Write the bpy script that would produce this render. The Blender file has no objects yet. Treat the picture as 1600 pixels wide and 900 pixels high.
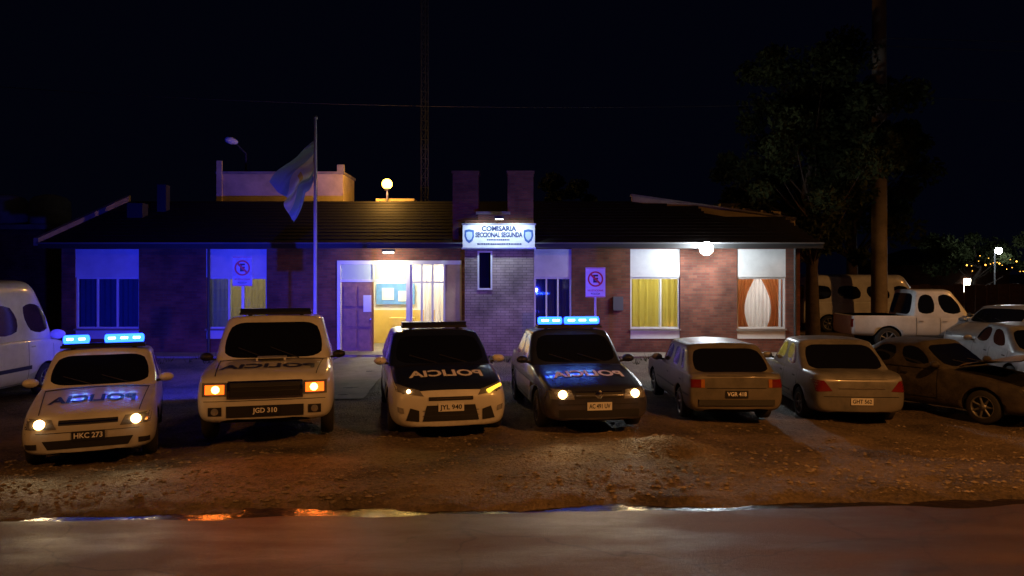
import bpy, bmesh, math, random
import numpy as np
from mathutils import Vector, Matrix, noise
from mathutils.bvhtree import BVHTree
random.seed(7); rng=np.random.default_rng(7)
S=bpy.context.scene
rad=math.radians
# ---------------------------------------------------------------- materials
def nm(name):
    m=bpy.data.materials.new(name); m.use_nodes=True
    nt=m.node_tree; nt.nodes.clear()
    o=nt.nodes.new('ShaderNodeOutputMaterial')
    return m,nt,o
def lk(nt,a,b): nt.links.new(a,b)
def pmat(name,col,rough=.6,metal=0,coat=0,var=.0,vscale=3,bump=0,bscale=40,spec=.5,rvar=0,dirt=0):
    m,nt,o=nm(name)
    p=nt.nodes.new('ShaderNodeBsdfPrincipled')
    p.inputs['Base Color'].default_value=(*col,1); p.inputs['Roughness'].default_value=rough
    p.inputs['Metallic'].default_value=metal; p.inputs['Coat Weight'].default_value=coat
    p.inputs['Coat Roughness'].default_value=.08
    p.inputs['Specular IOR Level'].default_value=spec
    tc=nt.nodes.new('ShaderNodeTexCoord')
    if var>0:
        n=nt.nodes.new('ShaderNodeTexNoise'); n.inputs['Scale'].default_value=vscale; n.inputs['Detail'].default_value=6
        n.inputs['Roughness'].default_value=.65
        lk(nt,tc.outputs['Object'],n.inputs['Vector'])
        r=nt.nodes.new('ShaderNodeValToRGB')
        r.color_ramp.elements[0].position=.3; r.color_ramp.elements[1].position=.72
        r.color_ramp.elements[0].color=(*[c*(1-var) for c in col],1)
        r.color_ramp.elements[1].color=(*[min(1,c*(1+var*.5)) for c in col],1)
        lk(nt,n.outputs['Fac'],r.inputs[0]); cout=r.outputs[0]
        if dirt:   # road dust gathered on the lower body
            sx=nt.nodes.new('ShaderNodeSeparateXYZ'); lk(nt,tc.outputs['Object'],sx.inputs[0])
            d1=nt.nodes.new('ShaderNodeMapRange'); d1.inputs['From Min'].default_value=.15; d1.inputs['From Max'].default_value=.75; d1.inputs['To Min'].default_value=dirt; d1.inputs['To Max'].default_value=0
            lk(nt,sx.outputs[2],d1.inputs[0])
            d2=nt.nodes.new('ShaderNodeMath'); d2.operation='MULTIPLY'; lk(nt,d1.outputs[0],d2.inputs[0])
            n3=nt.nodes.new('ShaderNodeMapRange'); n3.inputs['From Min'].default_value=.3; n3.inputs['From Max'].default_value=.6; lk(nt,n.outputs['Fac'],n3.inputs[0]); lk(nt,n3.outputs[0],d2.inputs[1])
            mxx=nt.nodes.new('ShaderNodeMix'); mxx.data_type='RGBA'; mxx.inputs[7].default_value=(.13,.09,.055,1)
            lk(nt,d2.outputs[0],mxx.inputs[0]); lk(nt,cout,mxx.inputs[6]); cout=mxx.outputs[2]
        lk(nt,cout,p.inputs['Base Color'])
        if rvar:
            mr=nt.nodes.new('ShaderNodeMapRange'); mr.inputs['To Min'].default_value=max(.02,rough-rvar); mr.inputs['To Max'].default_value=min(1,rough+rvar)
            lk(nt,n.outputs['Fac'],mr.inputs[0]); lk(nt,mr.outputs[0],p.inputs['Roughness'])
    if bump>0:
        n=nt.nodes.new('ShaderNodeTexNoise'); n.inputs['Scale'].default_value=bscale; n.inputs['Detail'].default_value=8
        lk(nt,tc.outputs['Object'],n.inputs['Vector'])
        b=nt.nodes.new('ShaderNodeBump'); b.inputs['Strength'].default_value=bump; b.inputs['Distance'].default_value=.02
        lk(nt,n.outputs['Fac'],b.inputs['Height']); lk(nt,b.outputs[0],p.inputs['Normal'])
    lk(nt,p.outputs[0],o.inputs[0]); return m
def emat(name,col,s):
    m,nt,o=nm(name); e=nt.nodes.new('ShaderNodeEmission'); e.inputs[0].default_value=(*col,1); e.inputs[1].default_value=s
    lk(nt,e.outputs[0],o.inputs[0]); return m
def brick(name,c1,c2,mortar,bw=.25,rh=.078):
    m,nt,o=nm(name)
    p=nt.nodes.new('ShaderNodeBsdfPrincipled'); p.inputs['Roughness'].default_value=.85
    tc=nt.nodes.new('ShaderNodeTexCoord'); sp=nt.nodes.new('ShaderNodeSeparateXYZ'); cb=nt.nodes.new('ShaderNodeCombineXYZ')
    ad=nt.nodes.new('ShaderNodeMath'); ad.operation='ADD'
    lk(nt,tc.outputs['Object'],sp.inputs[0]); lk(nt,sp.outputs[0],ad.inputs[0]); lk(nt,sp.outputs[1],ad.inputs[1])
    lk(nt,ad.outputs[0],cb.inputs[0]); lk(nt,sp.outputs[2],cb.inputs[1])
    b=nt.nodes.new('ShaderNodeTexBrick'); b.inputs['Scale'].default_value=1
    b.inputs['Brick Width'].default_value=bw; b.inputs['Row Height'].default_value=rh; b.inputs['Mortar Size'].default_value=.007
    b.inputs['Mortar Smooth'].default_value=.3
    b.inputs['Color1'].default_value=(*c1,1); b.inputs['Color2'].default_value=(*c2,1); b.inputs['Mortar'].default_value=(*mortar,1)
    lk(nt,cb.outputs[0],b.inputs['Vector'])
    n=nt.nodes.new('ShaderNodeTexNoise'); n.inputs['Scale'].default_value=1.7; n.inputs['Detail'].default_value=8
    lk(nt,tc.outputs['Object'],n.inputs['Vector'])
    mr=nt.nodes.new('ShaderNodeMapRange'); mr.inputs['From Min'].default_value=.3; mr.inputs['From Max'].default_value=.7; mr.inputs['To Min'].default_value=.5; mr.inputs['To Max'].default_value=1.2
    lk(nt,n.outputs['Fac'],mr.inputs[0])
    vm=nt.nodes.new('ShaderNodeVectorMath'); vm.operation='SCALE'; lk(nt,b.outputs['Color'],vm.inputs[0]); lk(nt,mr.outputs[0],vm.inputs['Scale'])
    lk(nt,vm.outputs[0],p.inputs['Base Color'])
    bp=nt.nodes.new('ShaderNodeBump'); bp.inputs['Strength'].default_value=.8; bp.inputs['Distance'].default_value=.012; bp.invert=True
    lk(nt,b.outputs['Fac'],bp.inputs['Height']); lk(nt,bp.outputs[0],p.inputs['Normal'])
    lk(nt,p.outputs[0],o.inputs[0]); return m
def glass(name,tint=(.9,.95,1),k=.85):
    m,nt,o=nm(name)
    t=nt.nodes.new('ShaderNodeBsdfTransparent'); t.inputs[0].default_value=(*[c*k for c in tint],1)
    g=nt.nodes.new('ShaderNodeBsdfGlossy'); g.inputs['Roughness'].default_value=.03
    f=nt.nodes.new('ShaderNodeFresnel'); f.inputs[0].default_value=1.6
    x=nt.nodes.new('ShaderNodeMixShader'); lk(nt,f.outputs[0],x.inputs[0]); lk(nt,t.outputs[0],x.inputs[1]); lk(nt,g.outputs[0],x.inputs[2])
    lk(nt,x.outputs[0],o.inputs[0]); return m
def cloth(name,col,tr=.6):
    m,nt,o=nm(name)
    d=nt.nodes.new('ShaderNodeBsdfDiffuse'); d.inputs[0].default_value=(*col,1)
    t=nt.nodes.new('ShaderNodeBsdfTranslucent'); t.inputs[0].default_value=(*col,1)
    x=nt.nodes.new('ShaderNodeMixShader'); x.inputs[0].default_value=tr
    lk(nt,d.outputs[0],x.inputs[1]); lk(nt,t.outputs[0],x.inputs[2]); lk(nt,x.outputs[0],o.inputs[0]); return m
M={}
M['brick']=brick('brick_red',(.16,.048,.030),(.23,.08,.048),(.11,.08,.06))
M['brick_pale']=brick('brick_pale',(.36,.27,.24),(.44,.34,.30),(.17,.14,.13))
M['panel']=pmat('white_panel',(.70,.70,.69),.6,var=.22,vscale=1.2,bump=.1)
M['frame']=pmat('white_frame',(.75,.75,.72),.45,var=.1)
M['plaster']=pmat('cream_plaster',(.58,.44,.24),.85,var=.35,vscale=1.3,bump=.2,bscale=15)
M['roof']=pmat('dark_roof_tile',(.014,.012,.012),.8,var=.4,vscale=4,bump=.5,bscale=12,spec=.15)
M['dark']=pmat('dark_trim',(.02,.02,.02),.6)
M['concrete']=pmat('concrete',(.28,.23,.18),.8,var=.4,vscale=2,bump=.3,bscale=20)
M['wood']=pmat('door_wood',(.40,.20,.08),.5,var=.4,vscale=6)
M['glass']=glass('window_glass')
M['frost']=pmat('frosted_glass',(.55,.65,.50),.5)
M['yellow_wall']=pmat('yellow_wall',(.75,.5,.12),.7,var=.1)
M['white_wall']=pmat('white_wall',(.8,.78,.70),.7)
M['blue_board']=pmat('blue_board',(.15,.35,.75),.6,var=.2,vscale=5)
M['paper']=pmat('paper',(.8,.8,.8),.7)
M['box_grey']=pmat('box_grey',(.10,.10,.10),.7)
M['curt_y']=cloth('curtain_yellow',(.80,.64,.20))
M['curt_w']=cloth('curtain_white',(.85,.80,.75))
M['curt_o']=cloth('curtain_orange',(.75,.30,.10))
M['curt_d']=cloth('curtain_dim',(.35,.37,.42),.3)
M['metal']=pmat('galvanised_metal',(.45,.45,.46),.4,metal=.7,var=.2)
M['mast']=pmat('mast_dark_metal',(.05,.05,.05),.7,metal=.2,var=.2)
M['pole_w']=pmat('white_pole_paint',(.6,.6,.58),.45,var=.15)
M['wire']=pmat('cable_black',(.05,.04,.03),.6)
M['bark']=pmat('bark',(.09,.065,.05),.9,var=.5,vscale=5,bump=.6,bscale=14)
M['tyre']=pmat('tyre_rubber',(.02,.02,.02),.85)
M['rim']=pmat('wheel_rim',(.22,.22,.23),.45,metal=.7,var=.3)
M['black']=pmat('black_plastic',(.015,.015,.017),.5)
M['under']=pmat('underbody',(.006,.006,.006),.95,spec=.1)
M['chrome']=pmat('chrome',(.7,.7,.7),.15,metal=1)
M['cglass']=pmat('car_glass',(.006,.007,.009),.06,coat=1,spec=.7)
M['lens']=pmat('lamp_lens',(.45,.45,.47),.12,metal=.6,coat=1)
M['redlens']=pmat('red_lens',(.16,.01,.01),.2,coat=1)
M['amberlens']=pmat('amber_lens',(.4,.14,.02),.2,coat=1)
M['white']=pmat('paint_white',(.72,.73,.74),.35,coat=.6,var=.22,vscale=2.5,rvar=.12,dirt=.8)
M['navy']=pmat('paint_navy',(.012,.018,.05),.3,coat=.7,var=.3,vscale=3)
M['grey']=pmat('paint_dark_blue',(.028,.036,.075),.35,metal=.1,coat=.6,var=.3,vscale=3,dirt=.6)
M['beige']=pmat('paint_dull_grey',(.15,.145,.135),.45,coat=.3,var=.45,vscale=3,rvar=.2,dirt=.8)
M['silver']=pmat('paint_silver',(.33,.34,.35),.38,metal=.4,coat=.4,var=.35,vscale=3,rvar=.15,dirt=.6)
M['gold']=pmat('paint_silver_dusty',(.24,.245,.25),.42,metal=.3,coat=.3,var=.45,vscale=3,rvar=.2,dirt=.7)
M['rust']=pmat('paint_rusty_dark',(.05,.042,.035),.7,var=.7,vscale=5,bump=.3,bscale=20)
M['rusthood']=pmat('rusty_hood_paint',(.28,.20,.11),.6,var=.5,vscale=5)
M['txt_navy']=pmat('lettering_navy',(.02,.03,.12),.4)
M['txt_white']=pmat('lettering_white',(.85,.85,.88),.5)
M['txt_red']=pmat('sign_red',(.55,.03,.03),.5)
M['sign_white']=pmat('sign_white',(.75,.75,.75),.45,var=.12,vscale=6)
M['sign_dull']=pmat('sign_white_dull',(.40,.38,.36),.6,var=.3,vscale=6)  # darker, more mottled white for the left sign
M['plate']=pmat('plate_white',(.7,.7,.7),.4)
M['plate_b']=pmat('plate_black',(.02,.02,.02),.4)
M['em_blue']=emat('beacon_blue',(.010,.055,1),13)
M['em_core']=emat('beacon_led',(.16,.42,1),26)
M['em_head']=emat('headlamp_warm',(1,.52,.16),18)
M['em_core2']=emat('headlamp_bulb',(1,.85,.55),90)
M['em_orange']=emat('lamp_orange',(1,.11,.008),3)
M['em_orange2']=emat('lamp_orange_bulb',(1,.40,.07),16)
M['em_yel']=emat('lamp_yellow',(1,.55,.04),2.2)
M['em_white']=emat('lamp_white',(.85,.95,1),160)
M['em_sod']=emat('lamp_sodium',(1,.40,.045),22)
M['em_sodw']=emat('lamp_sodium_small',(1,.45,.06),6)
M['em_tube']=emat('fluorescent_tube',(1,.93,.7),9)
M['stone']=pmat('stone',(.26,.21,.16),.85,var=.5,vscale=1.5)
M['flag_b']=cloth('flag_light_blue',(.20,.30,.46),.3)
M['flag_w']=cloth('flag_white',(.50,.49,.47),.3)
M['flag_s']=cloth('flag_sun',(.5,.33,.08),.3)
M['tank']=pmat('water_tank',(.40,.32,.22),.7,var=.3)
M['shield']=pmat('shield_blue',(.05,.12,.35),.5)
M['shieldg']=pmat('shield_pale',(.45,.55,.7),.5)
def leafmat(name,c):
    m,nt,o=nm(name)
    oi=nt.nodes.new('ShaderNodeTexCoord'); n=nt.nodes.new('ShaderNodeTexNoise'); n.inputs['Scale'].default_value=1.3; n.inputs['Detail'].default_value=3
    lk(nt,oi.outputs['Object'],n.inputs[0])
    r=nt.nodes.new('ShaderNodeValToRGB'); r.color_ramp.elements[0].position=.35; r.color_ramp.elements[1].position=.65
    r.color_ramp.elements[0].color=(*[x*.4 for x in c],1); r.color_ramp.elements[1].color=(*[x*1.4 for x in c],1)
    lk(nt,n.outputs['Fac'],r.inputs[0])
    d=nt.nodes.new('ShaderNodeBsdfDiffuse'); t=nt.nodes.new('ShaderNodeBsdfTranslucent'); x=nt.nodes.new('ShaderNodeMixShader'); x.inputs[0].default_value=.3
    lk(nt,r.outputs[0],d.inputs[0]); lk(nt,r.outputs[0],t.inputs[0]); lk(nt,d.outputs[0],x.inputs[1]); lk(nt,t.outputs[0],x.inputs[2]); lk(nt,x.outputs[0],o.inputs[0]); return m
M['leaf']=leafmat('foliage',(.05,.062,.026))
# ---------------------------------------------------------------- mesh builder
class MB:
    def __init__(s): s.v=[];s.f=[];s.m=[];s.sm=[];s.mats=[]
    def mi(s,k):
        if k not in s.mats: s.mats.append(k)
        return s.mats.index(k)
    def add(s,vs,fs,k,sm=False):
        o=len(s.v); s.v+= [tuple(v) for v in vs]; i=s.mi(k)
        for f in fs: s.f.append([o+a for a in f]); s.m.append(i); s.sm.append(sm)
    def box(s,x0,x1,y0,y1,z0,z1,k):
        s.add([(x0,y0,z0),(x1,y0,z0),(x1,y1,z0),(x0,y1,z0),(x0,y0,z1),(x1,y0,z1),(x1,y1,z1),(x0,y1,z1)],
              [(0,3,2,1),(4,5,6,7),(0,1,5,4),(1,2,6,5),(2,3,7,6),(3,0,4,7)],k)
    def cyl(s,p0,p1,r0,r1,k,n=12,sm=True,cap=True):
        p0=Vector(p0);p1=Vector(p1); d=(p1-p0).normalized()
        a=d.orthogonal().normalized(); b=d.cross(a)
        vs=[];
        for p,r in((p0,r0),(p1,r1)):
            for i in range(n):
                t=2*math.pi*i/n; vs.append(p+(a*math.cos(t)+b*math.sin(t))*r)
        s.add(vs,[(i,(i+1)%n,n+(i+1)%n,n+i) for i in range(n)],k,sm)
        if cap: s.add(vs,[tuple(reversed(range(n))),tuple(range(n,2*n))],k)
    def lathe(s,c,axis,prof,k,n=24,sy=1,sz=1):
        c=Vector(c); d=Vector(axis).normalized(); a=d.orthogonal().normalized(); b=d.cross(a); vs=[]
        for (h,r) in prof:
            for i in range(n):
                t=2*math.pi*i/n; q=d*h+(a*math.cos(t)+b*math.sin(t))*r; vs.append(c+Vector((q.x,q.y*sy,q.z*sz)))
        fs=[]
        for j in range(len(prof)-1):
            for i in range(n): fs.append((j*n+i,j*n+(i+1)%n,(j+1)*n+(i+1)%n,(j+1)*n+i))
        s.add(vs,fs,k,True)
    def sphere(s,c,r,k,n=12,sz=1):
        pr=[(-math.cos(math.pi*j/8)*r*sz,max(1e-4,math.sin(math.pi*j/8)*r)) for j in range(9)]
        s.lathe(c,(0,0,1),pr,k,n)
    def obj(s,name,parent=None,inv=None,bevel=0):
        me=bpy.data.meshes.new(name); me.from_pydata(s.v,[],s.f)
        for k in s.mats: me.materials.append(M[k])
        me.polygons.foreach_set('material_index',s.m); me.polygons.foreach_set('use_smooth',s.sm)
        bm=bmesh.new(); bm.from_mesh(me)
        bmesh.ops.recalc_face_normals(bm,faces=bm.faces); bm.to_mesh(me); bm.free()
        o=bpy.data.objects.new(name,me); S.collection.objects.link(o)
        if parent is not None:
            o.parent=parent
            if inv is not None: o.matrix_parent_inverse=inv
        if bevel: 
            b=o.modifiers.new('bev','BEVEL'); b.width=bevel; b.segments=2; b.limit_method='ANGLE'
        return o
def root(name,loc,rz=0):
    e=bpy.data.objects.new(name,None); e.empty_display_size=.3; e.location=loc; e.rotation_euler=(0,0,rz); S.collection.objects.link(e)
    return e,Matrix.Translation(loc).inverted()
def light(kind,name,loc,power,col,parent=None,inv=None,rot=None,size=.05,spot=None,blend=.6,target=None):
    d=bpy.data.lights.new(name,kind); d.energy=power; d.color=col
    if kind=='AREA': d.size=size
    else: d.shadow_soft_size=size
    if kind=='SPOT': d.spot_size=rad(spot); d.spot_blend=blend
    o=bpy.data.objects.new(name,d); o.location=loc; S.collection.objects.link(o)
    if target is not None: o.rotation_euler=(Vector(target)-Vector(loc)).to_track_quat('-Z','Y').to_euler()
    elif rot: o.rotation_euler=rot
    if parent is not None:
        o.parent=parent
        if inv is not None: o.matrix_parent_inverse=inv
    return o
def textmesh(body,size,bold=.0,align='CENTER'):
    c=bpy.data.curves.new('t','FONT'); c.body=body; c.size=size; c.align_x=align; c.align_y='CENTER'; c.offset=bold
    c.resolution_u=3
    o=bpy.data.objects.new('t',c); S.collection.objects.link(o)
    dg=bpy.context.evaluated_depsgraph_get(); dg.update()
    me=bpy.data.meshes.new_from_object(o.evaluated_get(dg))
    vs=[v.co.copy() for v in me.vertices]; fs=[tuple(p.vertices) for p in me.polygons]
    bpy.data.objects.remove(o); bpy.data.meshes.remove(me)
    return vs,fs
def text_xz(mb,body,size,cx,y,cz,k,bold=0,wfit=None):
    vs,fs=textmesh(body,size,bold)
    w=max(v.x for v in vs)-min(v.x for v in vs); sx=(wfit/w) if wfit else 1
    mb.add([(cx+v.x*sx,y,cz+v.y) for v in vs],fs,k)
# ---------------------------------------------------------------- world
w=bpy.data.worlds.new('World'); S.world=w; w.use_nodes=True; nt=w.node_tree; nt.nodes.clear()
o=nt.nodes.new('ShaderNodeOutputWorld'); bg=nt.nodes.new('ShaderNodeBackground'); sk=nt.nodes.new('ShaderNodeTexSky')
sk.sky_type='NISHITA'; sk.sun_disc=False; sk.sun_elevation=rad(-6); sk.sun_rotation=rad(200)
bg.inputs[1].default_value=.02; lk(nt,sk.outputs[0],bg.inputs[0])
bg2=nt.nodes.new('ShaderNodeBackground'); bg2.inputs[0].default_value=(.0006,.0008,.0028,1); bg2.inputs[1].default_value=1
ad=nt.nodes.new('ShaderNodeAddShader'); lk(nt,bg.outputs[0],ad.inputs[0]); lk(nt,bg2.outputs[0],ad.inputs[1]); lk(nt,ad.outputs[0],o.inputs[0])
S.view_settings.view_transform='Standard'; S.view_settings.look='None'; S.view_settings.exposure=0
sun=bpy.data.lights.new('moonlight','SUN'); sun.energy=.006; sun.angle=rad(.5); sun.color=(1,.85,.7)
so=bpy.data.objects.new('moonlight',sun); so.rotation_euler=(rad(50),0,rad(20)); S.collection.objects.link(so)
# ---------------------------------------------------------------- camera
cd=bpy.data.cameras.new('camera'); cam=bpy.data.objects.new('camera',cd); S.collection.objects.link(cam)
cam.location=(0,0,2.4); cam.rotation_euler=(rad(90),0,0); cd.sensor_width=36; cd.lens=26; cd.shift_y=-23/1600
cd.clip_end=3000; S.camera=cam
# ---------------------------------------------------------------- terrain
PX=[-14,-8,-5.5,-3.5,-1,1.3,3.8,6.2,9,14,20]; PZ=[-.22,-.22,-.20,-.07,-.08,-.05,-.20,-.31,-.30,-.2,0]
def sstep(a,b,x): 
    t=min(1,max(0,(x-a)/(b-a))); return t*t*(3-2*t)
def kerb(x): return 7.95+.055*x if abs(x)<30 else 7.95+.055*30*(1 if x>0 else -1)
def gh(x,y):
    p=float(np.interp(x,PX,PZ)); d=y-kerb(x)
    if d>60: return -.02
    b=sstep(.4,3.2,d)
    z=-.045*(1-b)+p*b
    b2=sstep(16,20.5,y); z=z*(1-b2)-.0*b2
    z+= -.16*(1-sstep(-.5,.36,d))
    z+= .20*math.exp(-((x-2.15)**2/.35+(y-10.45)**2/.16))+.07*math.exp(-((x+3.0)**2/.8+(y-9.6)**2/.2))+.07*math.exp(-((x-4.8)**2/1.2+(y-10.6)**2/.3))
    a=(1-sstep(17,21,y))
    if -.8<d<14: z+=a*(noise.noise(Vector((x*1.3,y*2.2,0)))*.045+noise.noise(Vector((x*5,y*6,3)))*.022+noise.noise(Vector((x*.7,4,y*.2)))*.015*(1-sstep(.5,1.5,d)))
    return z
xs=np.concatenate([np.linspace(-900,-40,14),np.linspace(-38,-13,22),np.linspace(-12.9,13.9,300),np.linspace(14.3,40,26),np.linspace(50,900,14)])
ys=np.concatenate([np.linspace(-400,-10,8),np.linspace(0,6.5,6),np.linspace(6.6,12,140),np.linspace(12.1,22,60),np.linspace(23,60,20),np.linspace(80,2000,16)])
vs=[(float(x),float(y),gh(x,y)) for y in ys for x in xs]; nx=len(xs)
fs=[(j*nx+i,j*nx+i+1,(j+1)*nx+i+1,(j+1)*nx+i) for j in range(len(ys)-1) for i in range(nx-1)]
m,nt,o=nm('gravel_dirt'); p=nt.nodes.new('ShaderNodeBsdfPrincipled'); tc=nt.nodes.new('ShaderNodeTexCoord')
n1=nt.nodes.new('ShaderNodeTexNoise'); n1.inputs['Scale'].default_value=.8; n1.inputs['Detail'].default_value=8
n2=nt.nodes.new('ShaderNodeTexNoise'); n2.inputs['Scale'].default_value=16; n2.inputs['Detail'].default_value=10; n2.inputs['Roughness'].default_value=.75
vo=nt.nodes.new('ShaderNodeTexVoronoi'); vo.inputs['Scale'].default_value=26
for a in(n1,n2,vo): lk(nt,tc.outputs['Object'],a.inputs['Vector'])
r1=nt.nodes.new('ShaderNodeValToRGB'); e=r1.color_ramp.elements; e[0].position=.38; e[0].color=(.042,.032,.024,1); e[1].position=.62; e[1].color=(.28,.215,.15,1)
mx=nt.nodes.new('ShaderNodeMath'); mx.operation='MULTIPLY_ADD'; mx.inputs[1].default_value=.5
mm=nt.nodes.new('ShaderNodeMath'); mm.operation='MULTIPLY'; mm.inputs[1].default_value=.5
lk(nt,n1.outputs['Fac'],mx.inputs[0]); lk(nt,n2.outputs['Fac'],mm.inputs[0]); lk(nt,mm.outputs[0],mx.inputs[2]); lk(nt,mx.outputs[0],r1.inputs[0]); lk(nt,r1.outputs[0],p.inputs['Base Color'])
bp=nt.nodes.new('ShaderNodeBump'); bp.inputs['Strength'].default_value=1; bp.inputs['Distance'].default_value=.06
bp2=nt.nodes.new('ShaderNodeBump'); bp2.inputs['Strength'].default_value=.7; bp2.inputs['Distance'].default_value=.03
lk(nt,n2.outputs['Fac'],bp.inputs['Height']); lk(nt,vo.outputs['Distance'],bp2.inputs['Height']); lk(nt,bp.outputs[0],bp2.inputs['Normal']); lk(nt,bp2.outputs[0],p.inputs['Normal'])
p.inputs['Roughness'].default_value=.75; lk(nt,p.outputs[0],o.inputs[0]); M['gravel']=m
m,nt,o=nm('damp_asphalt'); p=nt.nodes.new('ShaderNodeBsdfPrincipled'); tc=nt.nodes.new('ShaderNodeTexCoord')
mp=nt.nodes.new('ShaderNodeMapping'); mp.inputs['Scale'].default_value=(.35,1.2,1); lk(nt,tc.outputs['Object'],mp.inputs[0])
n1=nt.nodes.new('ShaderNodeTexNoise'); n1.inputs['Scale'].default_value=1.3; n1.inputs['Detail'].default_value=9; n1.inputs['Roughness'].default_value=.6; lk(nt,mp.outputs[0],n1.inputs['Vector'])
n2=nt.nodes.new('ShaderNodeTexNoise'); n2.inputs['Scale'].default_value=60; n2.inputs['Detail'].default_value=6; n2.inputs['Roughness'].default_value=.8; lk(nt,tc.outputs['Object'],n2.inputs['Vector'])
r1=nt.nodes.new('ShaderNodeValToRGB'); e=r1.color_ramp.elements; e[0].position=.38; e[0].color=(.026,.016,.012,1); e[1].position=.62; e[1].color=(.115,.066,.045,1)
ma=nt.nodes.new('ShaderNodeMath'); ma.operation='MULTIPLY_ADD'; ma.inputs[1].default_value=.55
mb_=nt.nodes.new('ShaderNodeMath'); mb_.operation='MULTIPLY'; mb_.inputs[1].default_value=.45
lk(nt,n2.outputs['Fac'],ma.inputs[0]); lk(nt,n1.outputs['Fac'],mb_.inputs[0]); lk(nt,mb_.outputs[0],ma.inputs[2])
lk(nt,ma.outputs[0],r1.inputs[0])
vc=nt.nodes.new('ShaderNodeTexVoronoi'); vc.feature='DISTANCE_TO_EDGE'; vc.inputs['Scale'].default_value=.4
nd=nt.nodes.new('ShaderNodeTexNoise'); nd.inputs['Scale'].default_value=2.5; nd.inputs['Detail'].default_value=5; lk(nt,tc.outputs['Object'],nd.inputs['Vector'])
va=nt.nodes.new('ShaderNodeVectorMath'); va.operation='MULTIPLY_ADD'; va.inputs[1].default_value=(.5,.5,0); lk(nt,nd.outputs['Color'],va.inputs[0]); lk(nt,tc.outputs['Object'],va.inputs[2]); lk(nt,va.outputs[0],vc.inputs['Vector'])
cm_=nt.nodes.new('ShaderNodeMapRange'); cm_.inputs['From Max'].default_value=.008; cm_.inputs['To Min'].default_value=.45; cm_.inputs['To Max'].default_value=1; lk(nt,vc.outputs['Distance'],cm_.inputs[0])
vs2=nt.nodes.new('ShaderNodeVectorMath'); vs2.operation='SCALE'; lk(nt,r1.outputs[0],vs2.inputs[0]); lk(nt,cm_.outputs[0],vs2.inputs['Scale']); lk(nt,vs2.outputs[0],p.inputs['Base Color'])
mr=nt.nodes.new('ShaderNodeMapRange'); mr.inputs['From Min'].default_value=.38; mr.inputs['From Max'].default_value=.58; mr.inputs['To Min'].default_value=.30; mr.inputs['To Max'].default_value=.6
lk(nt,n1.outputs['Fac'],mr.inputs[0]); lk(nt,mr.outputs[0],p.inputs['Roughness'])
bp=nt.nodes.new('ShaderNodeBump'); bp.inputs['Strength'].default_value=1; bp.inputs['Distance'].default_value=.012; lk(nt,n2.outputs['Fac'],bp.inputs['Height']); lk(nt,bp.outputs[0],p.inputs['Normal'])
lk(nt,p.outputs[0],o.inputs[0]); M['road']=m
M['water']=pmat('puddle_water',(.02,.014,.010),.25,bump=.8,bscale=9,spec=.45)
mb=MB(); mb.add(vs,fs,'gravel',True); mb.obj('ground')
mb=MB(); X=list(np.linspace(-900,-30,6))+list(np.linspace(-25,25,160))+list(np.linspace(30,900,6)); prof=[(-7.5,-.10),(-4,-.075),(-1.2,-.098),(-.45,-.108),(-.2,-.116),(.05,-.130)]
vs=[(float(x),kerb(x)+d+(noise.noise(Vector((x*1.7,0,0)))*.03+noise.noise(Vector((x*6,0,0)))*.02 if d>-.3 else 0),z+(noise.noise(Vector((x*1.1,d,5)))*.006 if d>-1 else 0)) for d,z in prof for x in X]; n=len(X)
mb.add(vs,[(j*n+i,j*n+i+1,(j+1)*n+i+1,(j+1)*n+i) for j in range(len(prof)-1) for i in range(n-1)],'road',True); mb.obj('road')
mb=MB(); X=list(np.linspace(-8,9,60)); vs=[(x,kerb(x)+d,-.1165) for d in(-.4,.3) for x in X]; n=len(X)
mb.add(vs,[(i,i+1,n+i+1,n+i) for i in range(n-1)],'water',True); mb.obj('gutter_puddle')
mb=MB(); ico=[(0,0,1),(.9,0,.3),(.28,.85,.3),(-.72,.53,.35),(-.72,-.53,.3),(.28,-.85,.35),(0,0,-.6)]
icf=[(0,1,2),(0,2,3),(0,3,4),(0,4,5),(0,5,1),(6,2,1),(6,3,2),(6,4,3),(6,5,4),(6,1,5)]
for i in range(8000):
    x=random.uniform(-9,12); d=abs(random.gauss(0,1.6)) if i%3 else random.uniform(0,5); y=kerb(x)+.12+d
    r=random.choice([.008,.01,.012,.016,.030])*random.uniform(.7,1.4); z=gh(x,y); a=random.random()*6.28; ca,sa=math.cos(a),math.sin(a)
    mb.add([(x+(vx*ca-vy*sa)*r*random.uniform(.8,1.3),y+(vx*sa+vy*ca)*r,z+vz*r*.7) for vx,vy,vz in ico],icf,'stone')
mb.obj('loose_gravel_stones')
mb=MB()
for i in range(260):
    if i%2: x=random.uniform(-13,9); y=random.uniform(19.6,20.9)
    else: x=random.uniform(6,20); y=random.uniform(17.5,24)
    if -6<x<-1.2: continue
    z=gh(x,y)
    for b_ in range(9):
        a=random.random()*6.28; h=random.uniform(.06,.22); dx,dy=math.cos(a)*.05,math.sin(a)*.05
        mb.add([(x+dx-.008,y+dy,z-.02),(x+dx+.008,y+dy,z-.02),(x+dx*3.2,y+dy*3.2,z+h)],[(0,1,2)],'leaf')
mb.obj('grass_tufts')
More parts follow.
